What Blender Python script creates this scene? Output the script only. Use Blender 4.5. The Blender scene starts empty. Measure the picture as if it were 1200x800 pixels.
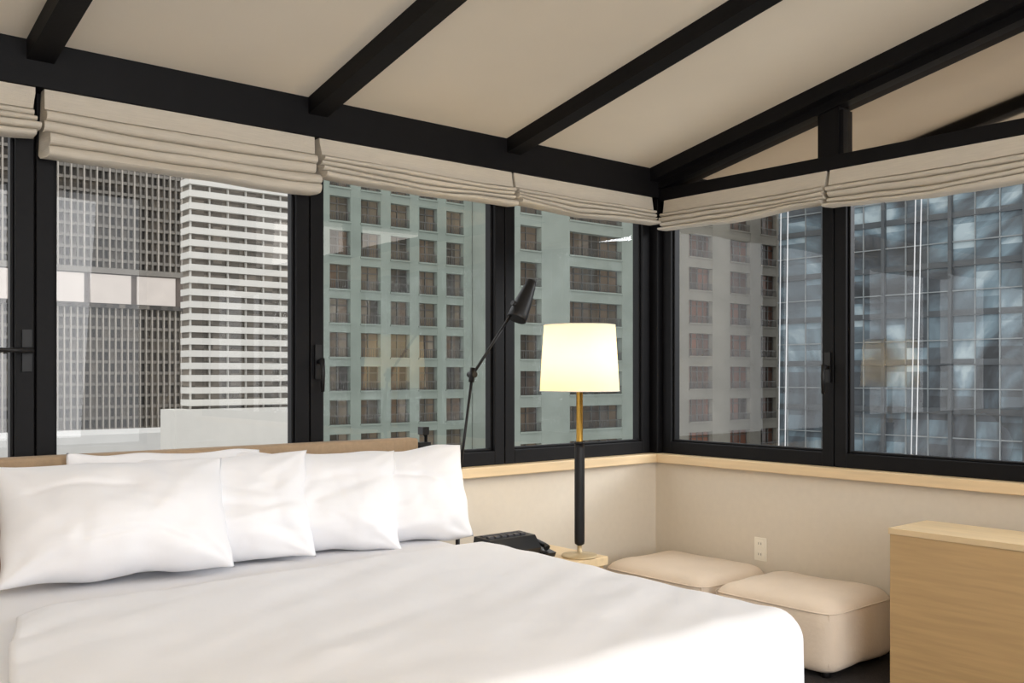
import bpy, math, random
from mathutils import Vector, Matrix, Euler, noise
random.seed(7)
S = bpy.context.scene
try:
    S.view_settings.view_transform = 'Standard'
    S.view_settings.look = 'None'
except Exception: pass

# ---------------------------------------------------------------- materials
def lin(c):
    return tuple(((v/255)/12.92 if v/255 <= .04045 else ((v/255+.055)/1.055)**2.4) for v in c)+(1,)

def base(name):
    m = bpy.data.materials.new(name); m.use_nodes = True
    nt = m.node_tree; b = nt.nodes['Principled BSDF']
    return m, nt, b

def mat(name, c, rough=.6, metal=0, nscale=0, namt=.0, bump=0, bscale=50, spec=.5, stretch=(1,1,1)):
    m, nt, b = base(name)
    col = lin(c)
    b.inputs['Base Color'].default_value = col
    b.inputs['Roughness'].default_value = rough
    b.inputs['Metallic'].default_value = metal
    b.inputs['Specular IOR Level'].default_value = spec
    tc = nt.nodes.new('ShaderNodeTexCoord'); mp = nt.nodes.new('ShaderNodeMapping')
    mp.inputs['Scale'].default_value = stretch
    nt.links.new(tc.outputs['Object'], mp.inputs[0])
    if namt:
        n = nt.nodes.new('ShaderNodeTexNoise'); n.inputs['Scale'].default_value = nscale; n.inputs['Detail'].default_value = 6
        nt.links.new(mp.outputs[0], n.inputs['Vector'])
        r = nt.nodes.new('ShaderNodeValToRGB')
        r.color_ramp.elements[0].position = .3; r.color_ramp.elements[1].position = .7
        r.color_ramp.elements[0].color = tuple(v*(1-namt) for v in col[:3])+(1,)
        r.color_ramp.elements[1].color = tuple(min(1, v*(1+namt)) for v in col[:3])+(1,)
        nt.links.new(n.outputs['Fac'], r.inputs[0]); nt.links.new(r.outputs[0], b.inputs['Base Color'])
    if bump:
        n2 = nt.nodes.new('ShaderNodeTexNoise'); n2.inputs['Scale'].default_value = bscale; n2.inputs['Detail'].default_value = 4
        nt.links.new(mp.outputs[0], n2.inputs['Vector'])
        bp = nt.nodes.new('ShaderNodeBump'); bp.inputs['Strength'].default_value = bump; bp.inputs['Distance'].default_value = .01
        nt.links.new(n2.outputs['Fac'], bp.inputs['Height']); nt.links.new(bp.outputs[0], b.inputs['Normal'])
    return m

def cells(name, pitch, cols, off=(0,0,0), rough=.3, blur=.5, nsc=.15, dist=1.0, lo=.15, hi=.85):
    """per-pane random colour (curtains, blinds, lights behind facade glass), noise paints in wavy reflections"""
    m, nt, b = base(name)
    tc = nt.nodes.new('ShaderNodeTexCoord')
    a = nt.nodes.new('ShaderNodeVectorMath'); a.operation = 'SUBTRACT'; a.inputs[1].default_value = off
    d = nt.nodes.new('ShaderNodeVectorMath'); d.operation = 'DIVIDE'; d.inputs[1].default_value = pitch
    f = nt.nodes.new('ShaderNodeVectorMath'); f.operation = 'FLOOR'
    w = nt.nodes.new('ShaderNodeTexWhiteNoise'); w.noise_dimensions = '3D'
    n = nt.nodes.new('ShaderNodeTexNoise'); n.inputs['Scale'].default_value = nsc; n.inputs['Detail'].default_value = 5; n.inputs['Distortion'].default_value = dist
    nt.links.new(tc.outputs['Object'], a.inputs[0]); nt.links.new(a.outputs[0], d.inputs[0])
    nt.links.new(d.outputs[0], f.inputs[0]); nt.links.new(f.outputs[0], w.inputs['Vector'])
    nt.links.new(tc.outputs['Object'], n.inputs['Vector'])
    mx = nt.nodes.new('ShaderNodeMix'); mx.data_type = 'FLOAT'; mx.inputs['Factor'].default_value = blur
    nt.links.new(w.outputs['Value'], mx.inputs[2]); nt.links.new(n.outputs['Fac'], mx.inputs[3])
    r = nt.nodes.new('ShaderNodeValToRGB')
    els = r.color_ramp.elements
    while len(els) < len(cols): els.new(.5)
    for i, c in enumerate(cols):
        els[i].position = lo+(hi-lo)*i/(len(cols)-1); els[i].color = lin(c)
    nt.links.new(mx.outputs[0], r.inputs[0]); nt.links.new(r.outputs[0], b.inputs['Base Color'])
    b.inputs['Roughness'].default_value = rough
    b.inputs['Specular IOR Level'].default_value = .2
    return m

def wood(name, c, along=(1,1,1), amt=.12):
    return mat(name, c, rough=.45, nscale=6, namt=amt, bump=.05, bscale=40, stretch=along)

M_black = mat('black_metal', (20,19,20), .45, 0, 8, .15, spec=.35)
M_blackp = mat('black_beam_paint', (12,11,13), .55, 0, 12, .2, bump=.05, bscale=60, spec=.2)
M_ceil = mat('ceiling_plaster', (228,217,199), .9, nscale=2, namt=.025, bump=.06, bscale=120)
M_wall = mat('wallcovering', (218,208,192), .85, nscale=30, namt=.015, bump=.10, bscale=260)
M_floor = mat('dark_carpet', (46,42,42), .95, nscale=60, namt=.3, bump=.4, bscale=300)
M_sill = wood('sill_wood', (228,202,162), (.5,.5,8), .06)
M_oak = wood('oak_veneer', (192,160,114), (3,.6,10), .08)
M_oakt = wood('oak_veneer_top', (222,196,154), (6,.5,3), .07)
M_linen = mat('roman_blind_linen', (206,197,182), .9, nscale=90, namt=.05, bump=.3, bscale=220, stretch=(.15,.15,3))
M_white = mat('white_cotton', (236,236,239), .85, nscale=3, namt=.006, bump=.10, bscale=14, spec=.15)
M_white2 = mat('white_percale', (234,234,237), .85, nscale=3, namt=.006, bump=.08, bscale=8, spec=.15)
M_headb = mat('headboard_upholstery', (164,140,112), .85, nscale=70, namt=.06, bump=.2, bscale=260)
M_otto = mat('ottoman_suede', (228,212,194), .9, nscale=5, namt=.04, bump=.15, bscale=60, spec=.2)
M_brass = mat('brass', (200,158,78), .32, 1, 20, .05)
M_brassd = mat('brushed_base_metal', (196,176,140), .55, .6, 20, .05)
M_plast = mat('black_plastic', (22,22,24), .35, 0, 10, .1)
M_plastg = mat('grey_plastic', (70,70,74), .4, 0, 10, .1)
M_ivory = mat('ivory_plastic', (238,232,218), .35, 0, 10, .02)
M_dark = mat('slot_dark', (60,55,50), .6, 0, 10, .1)

def glassmat():
    m, nt, b = base('window_glass'); nt.nodes.remove(b)
    out = nt.nodes['Material Output']
    t = nt.nodes.new('ShaderNodeBsdfTransparent'); t.inputs[0].default_value = (.955,.96,.957,1)
    g = nt.nodes.new('ShaderNodeBsdfGlossy'); g.inputs['Roughness'].default_value = 0
    fr = nt.nodes.new('ShaderNodeFresnel'); fr.inputs['IOR'].default_value = 1.6
    mx = nt.nodes.new('ShaderNodeMixShader')
    nt.links.new(fr.outputs[0], mx.inputs[0]); nt.links.new(t.outputs[0], mx.inputs[1]); nt.links.new(g.outputs[0], mx.inputs[2])
    nt.links.new(mx.outputs[0], out.inputs[0]); return m
M_glass = glassmat()
M_refl = mat('coated_reflective_glass', (222,214,204), .04, 1, 1, .02)

def shademat():
    m, nt, b = base('lampshade_paper'); out = nt.nodes['Material Output']
    b.inputs['Base Color'].default_value = lin((240,232,208)); b.inputs['Roughness'].default_value = .9
    b.inputs['Specular IOR Level'].default_value = .1
    tr = nt.nodes.new('ShaderNodeBsdfTranslucent'); tr.inputs[0].default_value = (.86,.77,.55,1)
    n = nt.nodes.new('ShaderNodeTexNoise'); n.inputs['Scale'].default_value = 150
    bp = nt.nodes.new('ShaderNodeBump'); bp.inputs['Strength'].default_value = .1
    nt.links.new(n.outputs['Fac'], bp.inputs['Height']); nt.links.new(bp.outputs[0], b.inputs['Normal'])
    mx = nt.nodes.new('ShaderNodeMixShader'); mx.inputs[0].default_value = .42
    nt.links.new(b.outputs[0], mx.inputs[1]); nt.links.new(tr.outputs[0], mx.inputs[2])
    nt.links.new(mx.outputs[0], out.inputs[0]); return m
M_shade = shademat()

# ---------------------------------------------------------------- mesh builder
class MB:
    def __init__(s): s.v=[]; s.f=[]; s.mi=[]; s.mats=[]; s.sm=[]
    def m(s, mt):
        if mt not in s.mats: s.mats.append(mt)
        return s.mats.index(mt)
    def box(s, lo, hi, mt, M=None):
        k=s.m(mt); n=len(s.v)
        for x in (lo[0],hi[0]):
            for y in (lo[1],hi[1]):
                for z in (lo[2],hi[2]):
                    p=Vector((x,y,z)); s.v.append(M@p if M else p)
        for q in ((0,1,3,2),(4,6,7,5),(0,4,5,1),(2,3,7,6),(0,2,6,4),(1,5,7,3)):
            s.f.append([n+i for i in q]); s.mi.append(k); s.sm.append(False)
        return s
    def poly(s, pts, mt):
        n=len(s.v); s.v += [Vector(p) for p in pts]; s.f.append(list(range(n,n+len(pts)))); s.mi.append(s.m(mt)); s.sm.append(False)
    def grid(s, P, mt, closeu=False, smooth=True, skip=None):
        k=s.m(mt); n=len(s.v); R=len(P); C=len(P[0])
        for r in P: s.v += [Vector(p) for p in r]
        for i in range(R-1):
            for j in range(C if closeu else C-1):
                if skip and (i,j) in skip and (i+1,j) in skip and (i,j+1) in skip and (i+1,j+1) in skip: continue
                a=n+i*C+j; b=n+i*C+(j+1)%C; c=n+(i+1)*C+(j+1)%C; d=n+(i+1)*C+j
                s.f.append([a,b,c,d]); s.mi.append(k); s.sm.append(smooth)
    def tube(s, pts, rad, mt, seg=20, caps=True):
        pts=[Vector(p) for p in pts]
        if not isinstance(rad,(list,tuple)): rad=[rad]*len(pts)
        P=[]; prev=None
        for i,p in enumerate(pts):
            d=(pts[min(i+1,len(pts)-1)]-pts[max(i-1,0)])
            if d.length<1e-6: d=prev
            d=d.normalized(); prev=d
            a=Vector((1,0,0)) if abs(d.x)<.8 else Vector((0,1,0))
            u=d.cross(a).normalized(); w=d.cross(u)
            P.append([p+rad[i]*(math.cos(t)*u+math.sin(t)*w) for t in [2*math.pi*j/seg for j in range(seg)]])
        n=len(s.v); s.grid(P,mt,True); k=s.m(mt)
        if caps:
            s.f.append([n+j for j in range(seg)]); s.mi.append(k); s.sm.append(False)
            m0=n+(len(pts)-1)*seg; s.f.append([m0+j for j in range(seg)][::-1]); s.mi.append(k); s.sm.append(False)
        return s
    def lathe(s, c, prof, mt, seg=40):
        P=[[Vector((c[0]+r*math.cos(t), c[1]+r*math.sin(t), z)) for t in [2*math.pi*j/seg for j in range(seg)]] for r,z in prof]
        s.grid(P,mt,True)
    def build(s, name, parent=None, bevel=0, fix=True):
        me=bpy.data.meshes.new(name); me.from_pydata([tuple(v) for v in s.v],[],s.f)
        for mt in s.mats: me.materials.append(mt)
        for i,p in enumerate(me.polygons): p.material_index=s.mi[i]; p.use_smooth=s.sm[i]
        me.update()
        if fix:
            import bmesh
            bm=bmesh.new(); bm.from_mesh(me); bmesh.ops.recalc_face_normals(bm,faces=bm.faces); bm.to_mesh(me); bm.free()
        o=bpy.data.objects.new(name,me); S.collection.objects.link(o)
        if parent: o.parent=parent
        if bevel:
            b=o.modifiers.new('bevel','BEVEL'); b.width=bevel; b.segments=3; b.limit_method='ANGLE'; b.angle_limit=.7
        return o
def empty(name, loc=(0,0,0)):
    e=bpy.data.objects.new(name,None); S.collection.objects.link(e); e.empty_display_size=.1; return e
def boxo(name, lo, hi, mt, parent=None, bevel=0):
    return MB().box(lo,hi,mt).build(name,parent,bevel)

# ---------------------------------------------------------------- dimensions
WY=3.75; WX=4.245; XL=-2.4; YB=-2.91
SILL=.85; HEAD=2.325
SL=.207; CZ=2.488
def cz(y): return CZ+SL*(3.68-y)
LX=[4.2,3.1,2.0,.9,-.2,-1.3,-2.4]
RY=[3.70,2.59,1.49,.39,-.71,-1.81,-2.91]

# ---------------------------------------------------------------- shell
boxo('floor',(XL-.2,YB-.2,-.15),(WX+.2,WY+.2,0),M_floor)
boxo('wall_left',(XL,WY-.01,0),(WX+.2,WY+.2,SILL-.05),M_wall)
boxo('wall_right',(WX-.01,YB,0),(WX+.2,WY-.01,SILL-.05),M_wall)
boxo('wall_west',(XL-.2,YB-.2,0),(XL,WY+.2,4.2),M_wall)
wb=MB()
wb.box((XL,YB-.2,0),(WX+.2,YB,.5),M_wall); wb.box((XL,YB-.2,.5),(XL+.8,YB,cz(YB)+.05),M_wall); wb.box((WX-.6,YB-.2,.5),(WX+.2,YB,cz(YB)+.05),M_wall)
wb.box((XL+.8,YB-.2,3.3),(WX-.6,YB,cz(YB)+.05),M_wall)
wb.build('wall_back')
c=MB()
P=[(XL,WY+.1),(WX+.15,WY+.1),(WX+.15,YB-.2),(XL,YB-.2)]
lo=[(x,y,cz(y)) for x,y in P]; hi=[(x,y,cz(y)+.12) for x,y in P]
c.poly(lo,M_ceil); c.poly(hi,M_blackp)
for i in range(4):
    j=(i+1)%4; c.poly([lo[i],lo[j],hi[j],hi[i]],M_blackp)
c.build('ceiling')
boxo('baseboard_left',(XL,WY-.025,0),(WX-.025,WY-.01,.09),M_blackp)
boxo('baseboard_right',(WX-.025,YB,0),(WX-.01,WY-.01,.09),M_blackp)
boxo('trim_1',(XL,WY-.065,SILL-.05),(WX+.05,WY+.06,SILL),M_sill,bevel=.004)
boxo('trim_2',(WX-.065,YB,SILL-.05),(WX+.06,WY-.065,SILL),M_sill,bevel=.004)
boxo('header_beam',(XL,3.68,HEAD),(WX+.15,3.92,CZ+.0),M_blackp,bevel=.004)
boxo('header_beam.001',(WX-.05,YB,2.305),(WX+.12,3.68,2.375),M_blackp,bevel=.003)
boxo('corner_post',(4.205,3.70,SILL),(4.33,3.83,HEAD),M_blackp,bevel=.004)

def rafter(name,x0,x1,dep,y0=3.70,y1=YB,extra=0.03):
    m=MB(); 
    a=[(x0,y0,cz(y0)-dep),(x1,y0,cz(y0)-dep),(x1,y0,cz(y0)+extra),(x0,y0,cz(y0)+extra)]
    b=[(x0,y1,cz(y1)-dep),(x1,y1,cz(y1)-dep),(x1,y1,cz(y1)+extra),(x0,y1,cz(y1)+extra)]
    m.poly(a,M_blackp); m.poly(b,M_blackp)
    for i in range(4):
        j=(i+1)%4; m.poly([a[i],a[j],b[j],b[i]],M_blackp)
    return m.build(name,bevel=.003)
for i,x in enumerate(LX[1:-1]):
    rafter('roof_rafter'+('' if i==0 else '.%03d'%i),x-.045,x+.045,.072)
rafter('rake_beam',4.12,4.33,.075)
rafter('rake_beam.001',4.19,4.31,.115)

cl=empty('window_14')
m=MB()
m.poly([(4.255,3.66,2.36),(4.255,YB,2.36),(4.255,YB,cz(YB)-.07),(4.255,3.66,cz(3.66)-.07)],M_refl); m.build('glass',cl,fix=False)
m=MB()
for y in RY[1:-1]:
    m.box((4.205,y-.05,2.36),(4.30,y+.05,cz(y)-.09),M_blackp)
    m.box((4.215,y-.07,2.36),(4.26,y+.07,cz(y)-.12),M_blackp)
m.build('posts',cl)

# windows -------------------------------------------------------------
wn=0
def handle(m,p,axis,horizontal=False):
    x,y,z=p
    def T(a,d,h):
        return (x+a,y-d,z+h) if axis=='L' else (x-d,y-a,z+h)
    def bx(a0,a1,d0,d1,h0,h1):
        A=T(a0,d0,h0);B=T(a1,d1,h1)
        m.box([min(A[i],B[i]) for i in range(3)],[max(A[i],B[i]) for i in range(3)],M_black)
    bx(-.016,.016,0,.012,-.075,.075)
    m.tube([T(0,.01,0),T(0,.05,0)],.010,M_black,12)
    if horizontal: m.tube([T(.01,.045,0),T(-.05,.05,0),T(-.15,.048,.0)],[.011,.009,.007],M_black,12)
    else: m.tube([T(0,.045,.015),T(0,.05,-.04),T(0,.048,-.13)],[.011,.010,.008],M_black,12)

def window(axis,a0,a1,hside=None,hz=1.36,horiz=False):
    global wn; wn+=1
    e=empty('window_%d'%wn)
    f=MB(); F=.066
    lo_,hi_=min(a0,a1),max(a0,a1)
    def bx(A0,A1,z0,z1,d0=0,d1=.08):
        if axis=='L': f.box((A0,WY+d0,z0),(A1,WY+d1,z1),M_blackp)
        else: f.box((WX+d0,A0,z0),(WX+d1,A1,z1),M_blackp)
    bx(lo_+.003,lo_+F,SILL,HEAD-.002); bx(hi_-F,hi_-.003,SILL,HEAD-.002)
    bx(lo_+F,hi_-F,SILL,SILL+.07); bx(lo_+F,hi_-F,HEAD-.09,HEAD-.002)
    g=.012
    bx(lo_+F,lo_+F+g,SILL+.07,HEAD-.09,.02,.06); bx(hi_-F-g,hi_-F,SILL+.07,HEAD-.09,.02,.06)
    bx(lo_+F+g,hi_-F-g,SILL+.07,SILL+.07+g,.02,.06)
    f.build('frame',e,bevel=.004)
    gl=MB()
    if axis=='L': gl.poly([(lo_+F,WY+.04,SILL+.05),(hi_-F,WY+.04,SILL+.05),(hi_-F,WY+.04,HEAD-.08),(lo_+F,WY+.04,HEAD-.08)],M_glass)
    else: gl.poly([(WX+.04,hi_-F,SILL+.05),(WX+.04,lo_+F,SILL+.05),(WX+.04,lo_+F,HEAD-.08),(WX+.04,hi_-F,HEAD-.08)],M_glass)
    gl.build('glass',e,fix=False)
    if hside is not None:
        h=MB()
        if axis=='L': handle(h,(hside,WY,hz),'L',horiz)
        else: handle(h,(WX,hside,hz),'R',horiz)
        h.build('handle',e)
window('L',LX[0],LX[1]); window('L',LX[1],LX[2],LX[2]+.035,1.36); window('L',LX[2],LX[3])
window('L',LX[3],LX[4],LX[3]-.03,1.39,True); window('L',LX[4],LX[5]); window('L',LX[5],LX[6])
for i in range(6):
    window('R',RY[i],RY[i+1],RY[1]+.03 if i==0 else None,1.34)
e=empty('window_13'); f=MB()  # unseen unglazed opening, added in the back wall to let daylight in
for x in [XL+.8+i*(WX-.6-XL-.8)/4 for i in range(5)]: f.box((x-.05,YB-.14,.5),(x+.05,YB-.04,3.3),M_blackp)
f.box((XL+.8,YB-.14,.5),(WX-.6,YB-.04,.58),M_blackp); f.box((XL+.8,YB-.14,3.22),(WX-.6,YB-.04,3.3),M_blackp)
f.build('frame',e)

# roman blinds ----------------------------------------------------------
bn=0
def blind(axis,a0,a1,zt,zb,seed,sag=.012):
    global bn
    name='roman_blind'+('' if bn==0 else '.%03d'%bn); bn+=1
    prof=[(-.005,0),(.042,0),(.044,-.02)]
    H=zt-zb; n=4; h0=.075
    prof.append((.044,-h0+.004)); prof.append((.030,-h0))
    step=(H-h0)/n
    for k in range(n):
        zc=-h0-step*k
        out=.060+.010*k
        prof += [(out-.014,zc-.001),(out+.000,zc-.004),(out+.007,zc-step*.22),(out+.010,zc-step*.5),(out+.007,zc-step*.78),(out-.003,zc-step*.94),(out-.032,zc-step*.99)]
    prof += [(.02,-H),(-.005,-H+.02)]
    N=64; P=[]
    for i in range(N+1):
        t=i/N; a=a0+(a1-a0)*t; row=[]
        for j,(d,z) in enumerate(prof):
            fr=min(1,-z/H)
            s=-sag*math.sin(math.pi*t)*fr + .017*fr*(noise.noise(Vector((a*2.0,seed,z*18))))+.004*fr*noise.noise(Vector((a*8,seed,z*12)))
            dd=d+ .024*fr*noise.noise(Vector((a*2.4,seed+5,z*18)))
            if d>.03 and abs(z)<.04: dd=d; s=0
            if d<.03: dd=d
            aa=a + (.010*math.sin(int((j-5)/7)*2.1+seed) if i in (0,N) and fr>.3 else 0)
            if axis=='L': row.append((aa,WY-.02-dd,zt+z+s))
            else: row.append((WX-.01-dd,aa,zt+z+s))
        P.append(row)
    m=MB(); m.grid(P,M_linen,True)
    k=m.m(M_linen); C=len(prof)
    m.f.append(list(range(C))); m.mi.append(k); m.sm.append(False)
    m.f.append([N*C+j for j in range(C)]); m.mi.append(k); m.sm.append(False)
    o=m.build(name)
    try:
        o.data.set_sharp_from_angle(angle=math.radians(60))
    except Exception: pass
HB=HEAD-.002
blind('L',4.145,3.108,HB,2.165,1); blind('L',3.092,2.012,HB,2.155,2); blind('L',1.988,.915,HB,2.075,3,.006)
blind('L',.885,-.19,HB,2.14,4); blind('L',-.21,-1.29,HB,2.10,5); blind('L',-1.31,-2.35,HB,2.10,6)
RB=2.303
blind('R',3.64,2.60,RB,2.135,7); blind('R',2.58,1.50,RB,2.115,8,.02); blind('R',1.48,.40,RB,2.12,9)
blind('R',.38,-.70,RB,2.12,10); blind('R',-.72,-1.80,RB,2.12,11)

# ---------------------------------------------------------------- bed
bed=empty('bed')
BX0,BX1,BY0,BY1=.36,2.39,1.55,3.56
def drape(x0,x1,y0,y1,top,drop,R,flags,amp,seed,nx=110,ny=110,marks=None):
    arc=R*math.pi/2
    def ax(s,a,b,fa,fb):
        if s<a+R and fa:
            t=(a+R-s)
            if t<=arc:
                th=t/R; return a+R-R*math.sin(th), R*(1-math.cos(th))
            return a, R+(t-arc)
        if s>b-R and fb:
            t=s-(b-R)
            if t<=arc:
                th=t/R; return b-R+R*math.sin(th), R*(1-math.cos(th))
            return b, R+(t-arc)
        return s,0
    ext=drop-R+arc-R
    xs=[(x0-(ext if flags[0] else 0))+i/nx*((x1-x0)+(ext if flags[0] else 0)+(ext if flags[1] else 0)) for i in range(nx+1)]
    ys=[(y0-(ext if flags[2] else 0))+i/ny*((y1-y0)+(ext if flags[2] else 0)+(ext if flags[3] else 0)) for i in range(ny+1)]
    P=[]
    for iy,y in enumerate(ys):
        row=[]
        for ix,x in enumerate(xs):
            X,dx=ax(x,x0,x1,flags[0],flags[1]); Y,dy=ax(y,y0,y1,flags[2],flags[3])
            if marks is not None and min(dx,dy)>R*.98: marks.add((iy,ix))
            d=min(drop,max(dx,dy) if min(dx,dy)>R else (dx**3+dy**3)**(1/3))
            q=Vector((x*1.6,y*1.6,seed))
            w=amp*(noise.noise(q)+.6*noise.noise(q*2.3)+.25*noise.noise(q*6))
            w+=amp*.5*noise.noise(Vector((x*1.2+y*2.5,y*8-x*3.5,seed+4)))
            w*=max(0,1-d/.15)
            fl=.02*max(0,d-R)
            if min(dx,dy)<=0: fl+=.006*max(0,min(1,(d-R)/.2))*noise.noise(Vector((x*5,y*5,seed+2)))
            if dx>0: X+= fl*(1 if x>(x0+x1)/2 else -1)
            if dy>0: Y+= fl*(1 if y>(y0+y1)/2 else -1)
            if flags[1] and flags[2]:
                rc=.09; cx=x1-rc; cy=y0+rc
                if X>cx and Y<cy:
                    vx=X-cx; vy=Y-cy; mlen=max(abs(vx),abs(vy)); l=math.hypot(vx,vy)
                    if l>1e-6: X=cx+vx*mlen/l; Y=cy+vy*mlen/l
            row.append((X,Y,top-d+w))
        P.append(row)
    return P
m=MB(); m.box((BX0+.06,BY0+.06,.0),(BX1-.06,BY1,.28),M_headb); m.build('bed_base',bed,bevel=.02)
m=MB(); m.box((BX0+.015,BY0+.03,.28),(BX1-.015,BY1,.585),M_white); m.build('mattress',bed,bevel=.05)
mk=set(); P=drape(BX0,BX1-.01,BY0+.025,BY1,.611,.41,.06,(1,1,1,0),.003,1,marks=mk)
m=MB(); m.grid(P,M_white2,skip=mk); m.build('sheet',bed)
mk=set()
P=drape(.47,BX1+.018,BY0-.025,2.955,.642,.44,.095,(0,1,1,0),.010,7,nx=150,ny=150,marks=mk)
Q=[]
for row in P:
    r2=[]
    for (x,y,z) in row:
        if x<1.4:
            k=(1.4-x)/.93
            lim=.46+.19*(max(0,(y-2.05)/.9))**1.1
            x=1.4-k*(1.4-lim)
        if y>2.6:
            dxc=max(0,.78-x); y-= 4.0*dxc*dxc*max(0,(y-2.6)/.35)
        if y>2.8: y+= .006*math.sin(x*4+1)
        r2.append((x,y,z))
    Q.append(r2)
m=MB(); m.grid(Q,M_white,skip=mk)
top=Q[-1]; m.grid([top,[(x,y+.007,z-.006) for x,y,z in top],[(x,y+.007,z-.016) for x,y,z in top],[(x,y-.002,z-.026) for x,y,z in top],[(x,y-.02,z-.027) for x,y,z in top]],M_white)
lf=[r[0] for r in Q]; m.grid([lf,[(x-.007,y,z-.006) for x,y,z in lf],[(x-.007,y,z-.016) for x,y,z in lf],[(x+.002,y,z-.026) for x,y,z in lf],[(x+.02,y,z-.027) for x,y,z in lf]],M_white)
import bmesh
cov=m.build('cover',bed)
bm=bmesh.new(); bm.from_mesh(cov.data); bmesh.ops.remove_doubles(bm,verts=bm.verts,dist=.0004); bm.to_mesh(cov.data); bm.free()
hb=MB(); hb.box((-.6,3.58,.0),(2.455,3.665,1.018),M_headb); hb.build('headboard',bed,bevel=.012)

def pillow(name,c,W,H,T,yaw,lean,seed,roll=0):
    N=64; 
    R=Euler((0,0,math.radians(yaw))).to_matrix()@Euler((-math.radians(lean),0,0)).to_matrix()@Euler((0,math.radians(roll),0)).to_matrix()
    m=MB()
    rnd=random.Random(seed)
    creases=[]
    for k in range(8):
        ang=rnd.uniform(-.6,.6)+(math.pi/2 if rnd.random()<.55 else 0)
        creases.append((rnd.uniform(-.75,.75),rnd.uniform(-.75,.5),ang,rnd.uniform(.25,.55),rnd.uniform(.05,.09),rnd.uniform(-.010,-.004)))
    for side in (-1,1):
        P=[]
        for i in range(N+1):
            row=[]
            v=-1+2*i/N; v=math.copysign(abs(v)**.8,v)
            for j in range(N+1):
                u=-1+2*j/N; u=math.copysign(abs(u)**.8,u)
                th=max(0,(1-abs(u)**2.2)*(1-abs(v)**2.2))**.55
                px=u*W/2*(1-.04*(1-v*v)); pz=v*H/2*(1-.05*(1-u*u))
                th*= (1-.22*v)
                pz+= .014*noise.noise(Vector((u*2.2,seed,v)))
                px+= .014*noise.noise(Vector((v*2.2,seed+9,u)))
                q=Vector((u*1.7,v*1.4,seed*3.1+side))
                wr=.026*noise.noise(q)+.011*noise.noise(q*2.2)+.003*noise.noise(q*5)
                for cu in (-1,1):
                    for cv in (-1,1):
                        dx=u-cu; dy=v-cv; rr=math.hypot(dx*1.3,dy)
                        an=math.atan2(dy,dx)
                        wr+= .014*math.exp(-rr*1.9)*math.sin(an*9+seed*1.7+cu)*min(1,rr*3)
                for (a0,b0,an,ln,wd,dp) in creases:
                    lu=(u-a0)*math.cos(an)+(v-b0)*math.sin(an); lv=-(u-a0)*math.sin(an)+(v-b0)*math.cos(an)
                    lv+=.12*lu*lu
                    wr+= dp*math.exp(-(lu/ln)**2-(lv/wd)**2)
                wr+= .003*math.exp(-(v+1)*3)*math.sin(u*15+seed)
                py=side*(T/2*th + wr*min(1,th*1.4))
                p=R@Vector((px,py,pz))+Vector(c)
                row.append(p)
            P.append(row)
        m.grid(P,M_white)
    o=m.build(name)
    bm=bmesh.new(); bm.from_mesh(o.data); bmesh.ops.remove_doubles(bm,verts=bm.verts,dist=.0008); bmesh.ops.recalc_face_normals(bm,faces=bm.faces)
    for f in bm.faces: f.smooth=True
    bm.to_mesh(o.data); bm.free()
    return o
pillow('pillow',(1.05,3.31,.820),.73,.41,.31,-9,27,1,0)
pillow('pillow.001',(1.42,3.385,.808),.70,.41,.26,-18,20,2,-2.0)
pillow('pillow.002',(1.81,3.385,.803),.70,.41,.26,-18,20,3,1.2)
pillow('pillow.003',(2.17,3.385,.797),.70,.41,.26,-16,19,4,-1.6)
pillow('pillow.004',(1.30,3.51,.828),.72,.39,.13,0,8,5,1.5)

# ---------------------------------------------------------------- nightstand
ns=empty('nightstand')
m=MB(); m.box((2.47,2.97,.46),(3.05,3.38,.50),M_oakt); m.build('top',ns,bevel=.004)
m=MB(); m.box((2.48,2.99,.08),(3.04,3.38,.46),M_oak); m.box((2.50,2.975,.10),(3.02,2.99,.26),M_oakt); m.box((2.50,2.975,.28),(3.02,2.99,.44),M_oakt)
m.tube([(2.76,2.96,.36),(2.76,2.975,.36)],.015,M_brass); m.tube([(2.76,2.96,.18),(2.76,2.975,.18)],.015,M_brass)
m.box((2.52,3.02,0),(3.0,3.36,.08),M_blackp); m.build('body',ns,bevel=.003)

# table lamp
tl=empty('table_lamp'); LC=(2.945,3.045)
m=MB(); m.lathe(LC,[(0,.5),(.078,.5),(.08,.504),(.078,.510),(.03,.514),(.011,.52),(.010,.556),(.02,.56)],M_brassd)
m.build('base',tl)
m=MB(); m.lathe(LC,[(.010,.550),(.021,.557),(.0225,.57),(.0225,.98),(.021,.998),(.026,1.0),(.026,1.008),(.010,1.01)],M_black); m.build('stem_black',tl)
m=MB(); m.lathe(LC,[(.0145,1.0),(.0145,1.26),(.02,1.265),(.02,1.30),(.008,1.305)],M_brass)
m.lathe(LC,[(.003,1.42),(.003,1.515),(.008,1.52),(0,1.53)],M_brass)
for a in range(3):
    t=a*2.094+.4; m.tube([(LC[0],LC[1],1.51),(LC[0]+.157*math.cos(t),LC[1]+.157*math.sin(t),1.51)],.002,M_brass,8)
m.build('stem_brass',tl)
m=MB(); m.lathe(LC,[(.176,1.232),(.1575,1.523)],M_shade,64); sh=m.build('shade',tl,fix=False)
m=MB(); 
for rr,zz in ((.1765,1.2325),(.158,1.5225)):
    pts=[(LC[0]+rr*math.cos(2*math.pi*i/48),LC[1]+rr*math.sin(2*math.pi*i/48),zz) for i in range(49)]
    m.tube(pts,.002,M_ivory,6,False)
m.build('shade_rings',tl)
L=bpy.data.lights.new('bulb','POINT'); L.energy=4.6; L.color=(1,.80,.50); L.shadow_soft_size=.035
o=bpy.data.objects.new('bulb',L); o.location=(LC[0],LC[1],1.375); S.collection.objects.link(o); o.parent=tl

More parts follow.
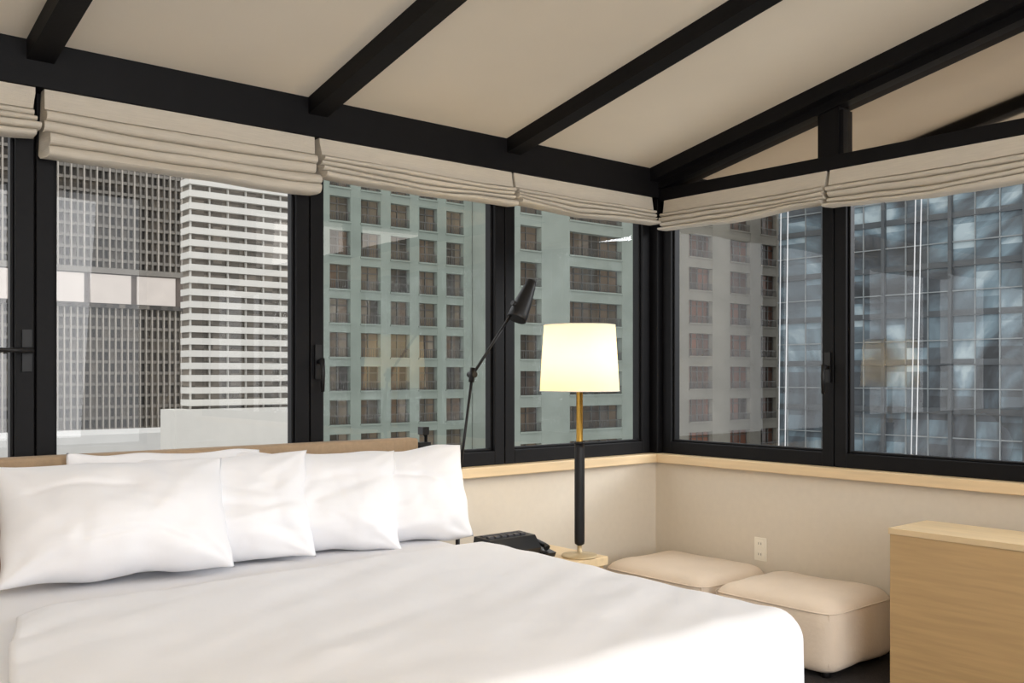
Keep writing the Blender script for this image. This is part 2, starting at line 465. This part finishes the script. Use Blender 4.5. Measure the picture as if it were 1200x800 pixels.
# reading lamp (slender articulated)
rl=empty('reading_lamp')
m=MB()
Y=3.44
m.lathe((2.565,Y+.02),[(0,0.0),(.045,0.0),(.045,.012),(.02,.02),(.012,.03)],M_black)
m.build('base',rl)
m=MB()
m.tube([(2.565,Y,.01),(2.57,Y,.78)],.010,M_black,14)
m.tube([(2.57,Y-.02,.79),(2.57,Y+.02,.79)],.018,M_black,16)
m.tube([(2.57,Y,.76),(2.57,Y,.82)],.015,M_black,16)
m.tube([(2.57,Y,.79),(2.650,Y,1.30)],.0065,M_black,14)
m.tube([(2.645,Y,1.27),(2.655,Y,1.335)],.013,M_black,14)
m.tube([(2.650,Y-.022,1.305),(2.650,Y+.022,1.305)],.014,M_black,16)
m.tube([(2.650,Y,1.30),(2.88,Y,1.585)],.0065,M_black,14)
m.build('arm',rl)
m=MB()
A=Vector((2.905,Y-.01,1.565)); B=Vector((3.005,Y-.01,1.755)); d=(B-A)
m.tube([A+d*.0,A+d*.02,A+d*.12,A+d*.45,A+d*.8,A+d*.96,B],[.046,.048,.047,.040,.029,.024,.012],M_black,28)
m.tube([A+d*.30,A+d*.30+Vector((-.055,0,.02))],[.012,.012],M_black,14)
m.build('head',rl)

# clock radio + phone
cr=empty('clock_radio')
m=MB(); 
pr=[(3.14,.50),(3.12,.55),(3.16,.600),(3.27,.605),(3.29,.50)]
a=[(2.53,y,z) for y,z in pr]; b=[(2.785,y,z) for y,z in pr]
m.poly(a,M_plast); m.poly(b,M_plast)
for i in range(5): j=(i+1)%5; m.poly([a[i],a[j],b[j],b[i]],M_plast)
m.build('body',cr,bevel=.006)
m=MB()
for k in range(6): m.box((2.55+k*.036,3.19,.602),(2.576+k*.036,3.212,.609),M_plastg)
m.box((2.55,3.235,.603),(2.75,3.255,.608),M_plastg)
m.build('buttons',cr)
ph=empty('telephone')
m=MB()
pr=[(3.12,.50),(3.11,.520),(3.28,.555),(3.30,.50)]
a=[(2.80,y,z) for y,z in pr]; b=[(2.865,y,z) for y,z in pr]
m.poly(a,M_plast); m.poly(b,M_plast)
for i in range(4): j=(i+1)%4; m.poly([a[i],a[j],b[j],b[i]],M_plast)
m.build('body',ph,bevel=.004)
m=MB(); m.tube([(2.83,3.13,.540),(2.83,3.15,.550),(2.83,3.24,.568),(2.83,3.27,.572)],[.015,.012,.012,.015],M_plast,14); m.build('handset',ph)

m=MB(); m.tube([(2.52,3.62,.0),(2.52,3.62,1.03)],.008,M_black,12); m.tube([(2.52,3.62,1.03),(2.50,3.62,1.055)],.012,M_black,12); m.box((2.49,3.60,1.03),(2.525,3.64,1.065),M_black); m.box((2.475,3.60,.97),(2.535,3.64,.995),M_black)
m.tube([(2.52,3.62,0),(2.52,3.62,.012)],.05,M_black,24)
m.build('light_switch_stand')

# ---------------------------------------------------------------- ottomans
def ottoman(name,x0,x1,y0,y1,h,seed):
    e=empty(name)
    cx,cy=(x0+x1)/2,(y0+y1)/2; m=MB(); ex=9
    def shell(z0,z1,mt,bul,rows=34):
        P=[]
        for i in range(rows+1):
            t=i/rows; ph=-math.pi/2+math.pi*t
            zz=(z0+z1)/2+(z1-z0)/2*math.copysign(abs(math.sin(ph))**.45,math.sin(ph))
            rr=max(1e-4,abs(math.cos(ph)))**(.22 if t>.5 else .10) if 0<i<rows else 1e-3
            rr*=1+.012*math.cos(ph)
            row=[]
            for j in range(96):
                a=2*math.pi*j/96
                ca,sa=math.cos(a),math.sin(a)
                k=(abs(ca)**ex+abs(sa)**ex)**(-1/ex)
                X=cx+(x1-x0)/2*ca*k*rr; Yy=cy+(y1-y0)/2*sa*k*rr
                nz=.010*noise.noise(Vector((X*5,Yy*5,zz*6+seed)))+.003*noise.noise(Vector((X*14,Yy*14,zz*10+seed)))
                dome=bul*(1-max(abs(ca*k*rr),abs(sa*k*rr))**2) if t>.5 else 0
                row.append((X+nz*.7,Yy+nz*.7,zz+nz*.6+dome))
            P.append(row)
        m.grid(P,mt,True)
    shell(.025,h-.010,M_otto,.016)
    m.build('cushion',e)
    m=MB()
    for X in (x0+.07,x1-.07):
        for Yy in (y0+.07,y1-.07): m.tube([(X,Yy,0),(X,Yy,.035)],.02,M_black,16)
    m.build('feet',e)
    m=MB()
    def pos(a,z,rr):
        ca,sa=math.cos(a),math.sin(a); k=(abs(ca)**ex+abs(sa)**ex)**(-1/ex)
        return (cx+(x1-x0)/2*ca*k*rr,cy+(y1-y0)/2*sa*k*rr,z)
    m.tube([pos(2*math.pi*j/96,h-.050,.998) for j in range(97)],.0035,M_otto,8,False)
    for q in (1,3,5,7):
        m.tube([pos(q*math.pi/4,.06+i*(h-.11)/8,1.004) for i in range(9)],.003,M_otto,8,False)
    m.build('piping',e)
ottoman('ottoman',3.62,4.17,2.22,2.86,.335,1)
ottoman('ottoman.001',3.62,4.17,2.90,3.58,.335,4)

# ---------------------------------------------------------------- cabinet
cb=empty('oak_cabinet')
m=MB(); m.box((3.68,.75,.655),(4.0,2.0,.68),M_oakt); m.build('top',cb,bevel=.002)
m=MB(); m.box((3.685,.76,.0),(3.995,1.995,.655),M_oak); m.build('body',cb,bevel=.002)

# outlet
m=MB(); yo,zo=3.01,.388
m.box((WX-.017,yo-.036,zo-.060),(WX-.010,yo+.036,zo+.060),M_ivory)
for dz in (-.028,.028):
    m.box((WX-.020,yo-.018,zo+dz-.017),(WX-.016,yo+.018,zo+dz+.017),M_ivory)
    m.box((WX-.0205,yo-.009,zo+dz-.004),(WX-.0195,yo-.006,zo+dz+.008),M_dark); m.box((WX-.0205,yo+.006,zo+dz-.004),(WX-.0195,yo+.009,zo+dz+.008),M_dark)
m.build('wall_outlet',bevel=.0015)

# ---------------------------------------------------------------- city outside
boxo('street_ground',(-200,4.6,-62),(400,500,-60),mat('asphalt',(120,120,120),.9,nscale=.1,namt=.2))
# Building A : office tower, fine grid
MA=mat('office_stone',(112,107,100),.8,nscale=.2,namt=.08); MAw=mat('office_light_panel',(190,180,172),.8,nscale=.3,namt=.06)
MAg=cells('office_glass',(1.1,50,2.05),[(50,48,46),(66,63,60),(84,79,74),(124,116,106)],blur=.35,nsc=.05)
MAf=mat('office_fin',(150,143,134),.8,nscale=.3,namt=.06)
m=MB(); YA=180
m.box((-40,YA+1,-60),(76,YA+10,70),MAg)
x=-40; k=0
while x<76:
    m.box((x-.10,YA+.2,-60),(x+.10,YA+1,14.0),MAf); m.box((x-.11,YA,20),(x+.11,YA+1,70),MAf if k%2 else MA); x+=1.1; k+=1
z=-60
while z<70:
    m.box((-40,YA+(.6 if z<14 else .3),z),(76,YA+1,z+.55),MA); z+=2.05
m.box((-40,YA-.3,13.6),(76,YA+1,14.4),MAg)
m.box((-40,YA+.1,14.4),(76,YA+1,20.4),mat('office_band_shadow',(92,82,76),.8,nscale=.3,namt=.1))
x=-38
while x<66:
    m.box((x,YA-.4,14.4),(x+7.1,YA+1,19.6),MAw); x+=8.2
m.box((-40,YA-.6,19.8),(76,YA+1,20.8),MA)
m.build('office_tower')
boxo('white_podium_roof',(5,150,-30),(62,165,-7.6),mat('roof_membrane',(192,190,186),.8,nscale=.3,namt=.05))
# Building B : white louvres
MBw=mat('white_louvre',(190,187,180),.7,nscale=.5,namt=.03); MBd=cells('louvre_recess',(1.2,50,1.6),[(88,84,78),(110,104,96),(138,129,118)],blur=.5)
m=MB(); YBd=120
m.box((47.2,YBd+.9,-3),(68.5,YBd+3,60),MBd)
z=-2.6
while z<60: m.box((46.9,YBd,z),(62.2,YBd+.9,z+.82),MBw); m.box((46.9,YBd+.9,z),(47.2,YBd+3,z+.82),MBw); z+=1.58
x=47.3
while x<62: m.box((x-.08,YBd+.5,-3),(x+.08,YBd+.9,60),MBw); x+=2.5
m.box((62.2,YBd+.2,-3),(62.7,YBd+1,60),MBw)
z=-2.6
while z<60: m.box((62.7,YBd+.5,z),(68.5,YBd+.95,z+.45),MBw); z+=1.58
x=63.6
while x<68: m.box((x-.12,YBd+.4,-3),(x+.12,YBd+.95,60),MBw); x+=1.1
m.box((44.3,YBd-2,-30),(69,YBd+3,-3),MBw)
m.build('louvred_building')

def punched(name,u0,Y,z0,z1,cols,pitchz,winh,wall,glass,depth=.45,rail=True,zoff=0,frame=None,back=8):
    m=MB(); xs0=u0[0]; xs1=u0[1]
    m.box((xs0,Y+depth,z0),(xs1,Y+back,z1),glass)
    prev=xs0
    for a,b in cols: m.box((prev,Y,z0),(a,Y+depth,z1),wall); prev=b
    m.box((prev,Y,z0),(xs1,Y+depth,z1),wall)
    m.box((xs0-.02,Y+.0,z0),(xs0,Y+back,z1),wall)
    z=z0+zoff
    fr=frame or M_dark
    while z<z1:
        zb=z+winh
        for a,b in cols:
            m.box((a,Y+.02,zb),(b,Y+depth,z+pitchz),wall)
            m.box((a-.05,Y-.06,z-.10),(b+.05,Y+.02,z),wall)
            n=max(2,round((b-a)/.8))
            for i in range(n+1):
                xx=a+(b-a)*i/n; m.box((xx-.035,Y+depth-.1,z),(xx+.035,Y+depth-.02,zb),fr)
            m.box((a,Y+depth-.1,zb-.42),(b,Y+depth-.03,zb-.36),fr)
            if rail:
                m.box((a,Y+.03,z+.50),(b,Y+.08,z+.55),fr)
                q=a+.12
                while q<b: m.box((q-.012,Y+.04,z),(q+.012,Y+.07,z+.5),fr); q+=.16
        z+=pitchz
    return m.build(name)
Mgreen=mat('green_grey_concrete',(118,126,117),.85,nscale=.5,namt=.12); Mgreen2=mat('green_grey_concrete_light',(129,136,127),.85,nscale=.5,namt=.10)
Mfr=mat('facade_metal',(86,84,80),.6,nscale=2,namt=.1)
GC=cells('hotel_windows',(.72,40,2.02),[(62,60,56),(86,80,70),(112,102,88),(100,84,70),(136,128,114)],rough=.3,blur=.3,nsc=.4)
cols=[]; x=27.95
while x<37: cols.append((x,x+1.40)); x+=2.12
punched('green_grid_building',(27.1,38.5),50,-40,36,cols[:5],2.02,1.45,Mgreen,GC,frame=Mfr,back=2.2)
GD=cells('apartment_windows',(.9,40,2.3),[(66,62,56),(90,82,72),(110,96,82),(84,76,70),(124,114,102)],rough=.3,blur=.3,nsc=.4)
punched('green_balcony_building',(38.6,52.1),46,-40,36,[(39.3,41.1),(43.6,48.6),(50.0,51.6)],2.32,1.55,Mgreen2,GD,depth=.6,frame=Mfr,zoff=.6)
Mtaupe=mat('taupe_masonry',(114,110,100),.85,nscale=.5,namt=.14)
GE=cells('brownstone_windows',(1.0,40,2.5),[(58,52,48),(88,68,58),(122,84,68),(84,72,66)],rough=.3,blur=.3,nsc=.4)
punched('taupe_apartment_building',(52.2,68.5),46.5,-40,36,[(52.9,54.4),(56.4,59.2),(61.4,64.0),(65.4,67.6)],2.5,1.7,Mtaupe,GE,frame=Mfr,rail=True,zoff=.3)

# Building E : glass curtain wall, faces -x
m=MB(); XE=60; YE=-120
GF=cells('curtain_wall_glass',(60,1.5,1.55),[(52,54,56),(66,70,74),(82,92,98),(104,120,128),(148,160,164)],rough=.4,blur=.86,nsc=.09,dist=3.0,lo=.34,hi=.66)  # distorted noise patches paint wavy reflections into the glass colour
Mline=mat('curtain_wall_mullion',(112,117,118),.5,nscale=1,namt=.15); Mdk=mat('curtain_wall_dark_mullion',(60,64,67),.5,nscale=1,namt=.15)
m.box((XE+.3,YE,-60),(XE+12,41.3,60),GF)
y=YE; k=0
while y<41.3:
    w=.03 if k%3 else .11
    m.box((XE+(.18 if k%3 else 0),y-w,-60),(XE+.3,y+w,60),Mline if k%3 else Mdk); y+=1.5; k+=1
z=-60; k=0
while z<60:
    m.box((XE+.15,YE,z-.035),(XE+.3,41.3,z+.035),Mline if k%2 else Mdk)
    if k%2==0: m.box((XE+.2,YE,z),(XE+.3,41.3,z+.35),Mdk)
    z+=1.55; k+=1
m.build('glass_curtain_wall_tower')
m=MB()
Mr=mat('rope_white',(170,170,170),.8,nscale=10,namt=.05)
for (y1,y2) in ((5.42,5.55),(5.33,5.50),(3.98,4.22),(4.04,4.25)):
    m.tube([(8.0,y1,6),(8.0,y2,-6)],.005,Mr,8)
m.build('rope_lines')

# ---------------------------------------------------------------- lights
tf=empty('added_uplight_stand')  # unseen uplighter, added to warm and brighten the ceiling
m=MB(); C2=(-1.3,-1.2)
m.lathe(C2,[(0,0),(.15,0),(.15,.02),(.02,.03),(.012,.04),(.012,1.72),(.03,1.74),(.16,1.82),(.155,1.825),(.03,1.75),(0,1.745)],M_black); m.build('stand',tf)
L=bpy.data.lights.new('ceiling_fill_spot','SPOT'); L.energy=720; L.color=(1,.91,.80); L.spot_size=math.radians(150); L.spot_blend=.8; L.shadow_soft_size=.12
o=bpy.data.objects.new('ceiling_fill_spot',L); o.location=(C2[0],C2[1],1.86); o.rotation_euler=(math.pi,0,0); S.collection.objects.link(o); o.parent=tf
def area(name,loc,target,sx,sy,e,col):
    L=bpy.data.lights.new(name,'AREA'); L.shape='RECTANGLE'; L.size=sx; L.size_y=sy; L.energy=e; L.color=col
    o=bpy.data.objects.new(name,L); o.location=loc
    o.rotation_euler=(Vector(target)-Vector(loc)).to_track_quat('-Z','Y').to_euler(); S.collection.objects.link(o); return o
area('back_fill_area',(.9,YB-.3,1.9),(1.6,3.0,.9),4.6,2.6,150,(.97,.98,1))  # fill panel added outside the back opening to brighten the room
area('right_fill_area',(9.0,-1.8,3.85),(1.6,2.4,1.8),8,1.5,700,(.95,.97,1))  # fill panel added beyond the right windows to light bed and pillows sideways

# world
w=bpy.data.worlds.new('overcast_sky'); S.world=w; w.use_nodes=True
bg=w.node_tree.nodes['Background']; bg.inputs[0].default_value=(.97,.985,1,1); bg.inputs[1].default_value=2.15

# ---------------------------------------------------------------- camera
cam=bpy.data.cameras.new('camera'); co=bpy.data.objects.new('camera',cam); S.collection.objects.link(co)
co.location=(0,0,1.3); co.rotation_euler=(math.pi/2,0,math.radians(-40.0))
cam.sensor_width=36; cam.lens=33.6; cam.shift_y=.0333; cam.clip_end=1000
S.camera=co
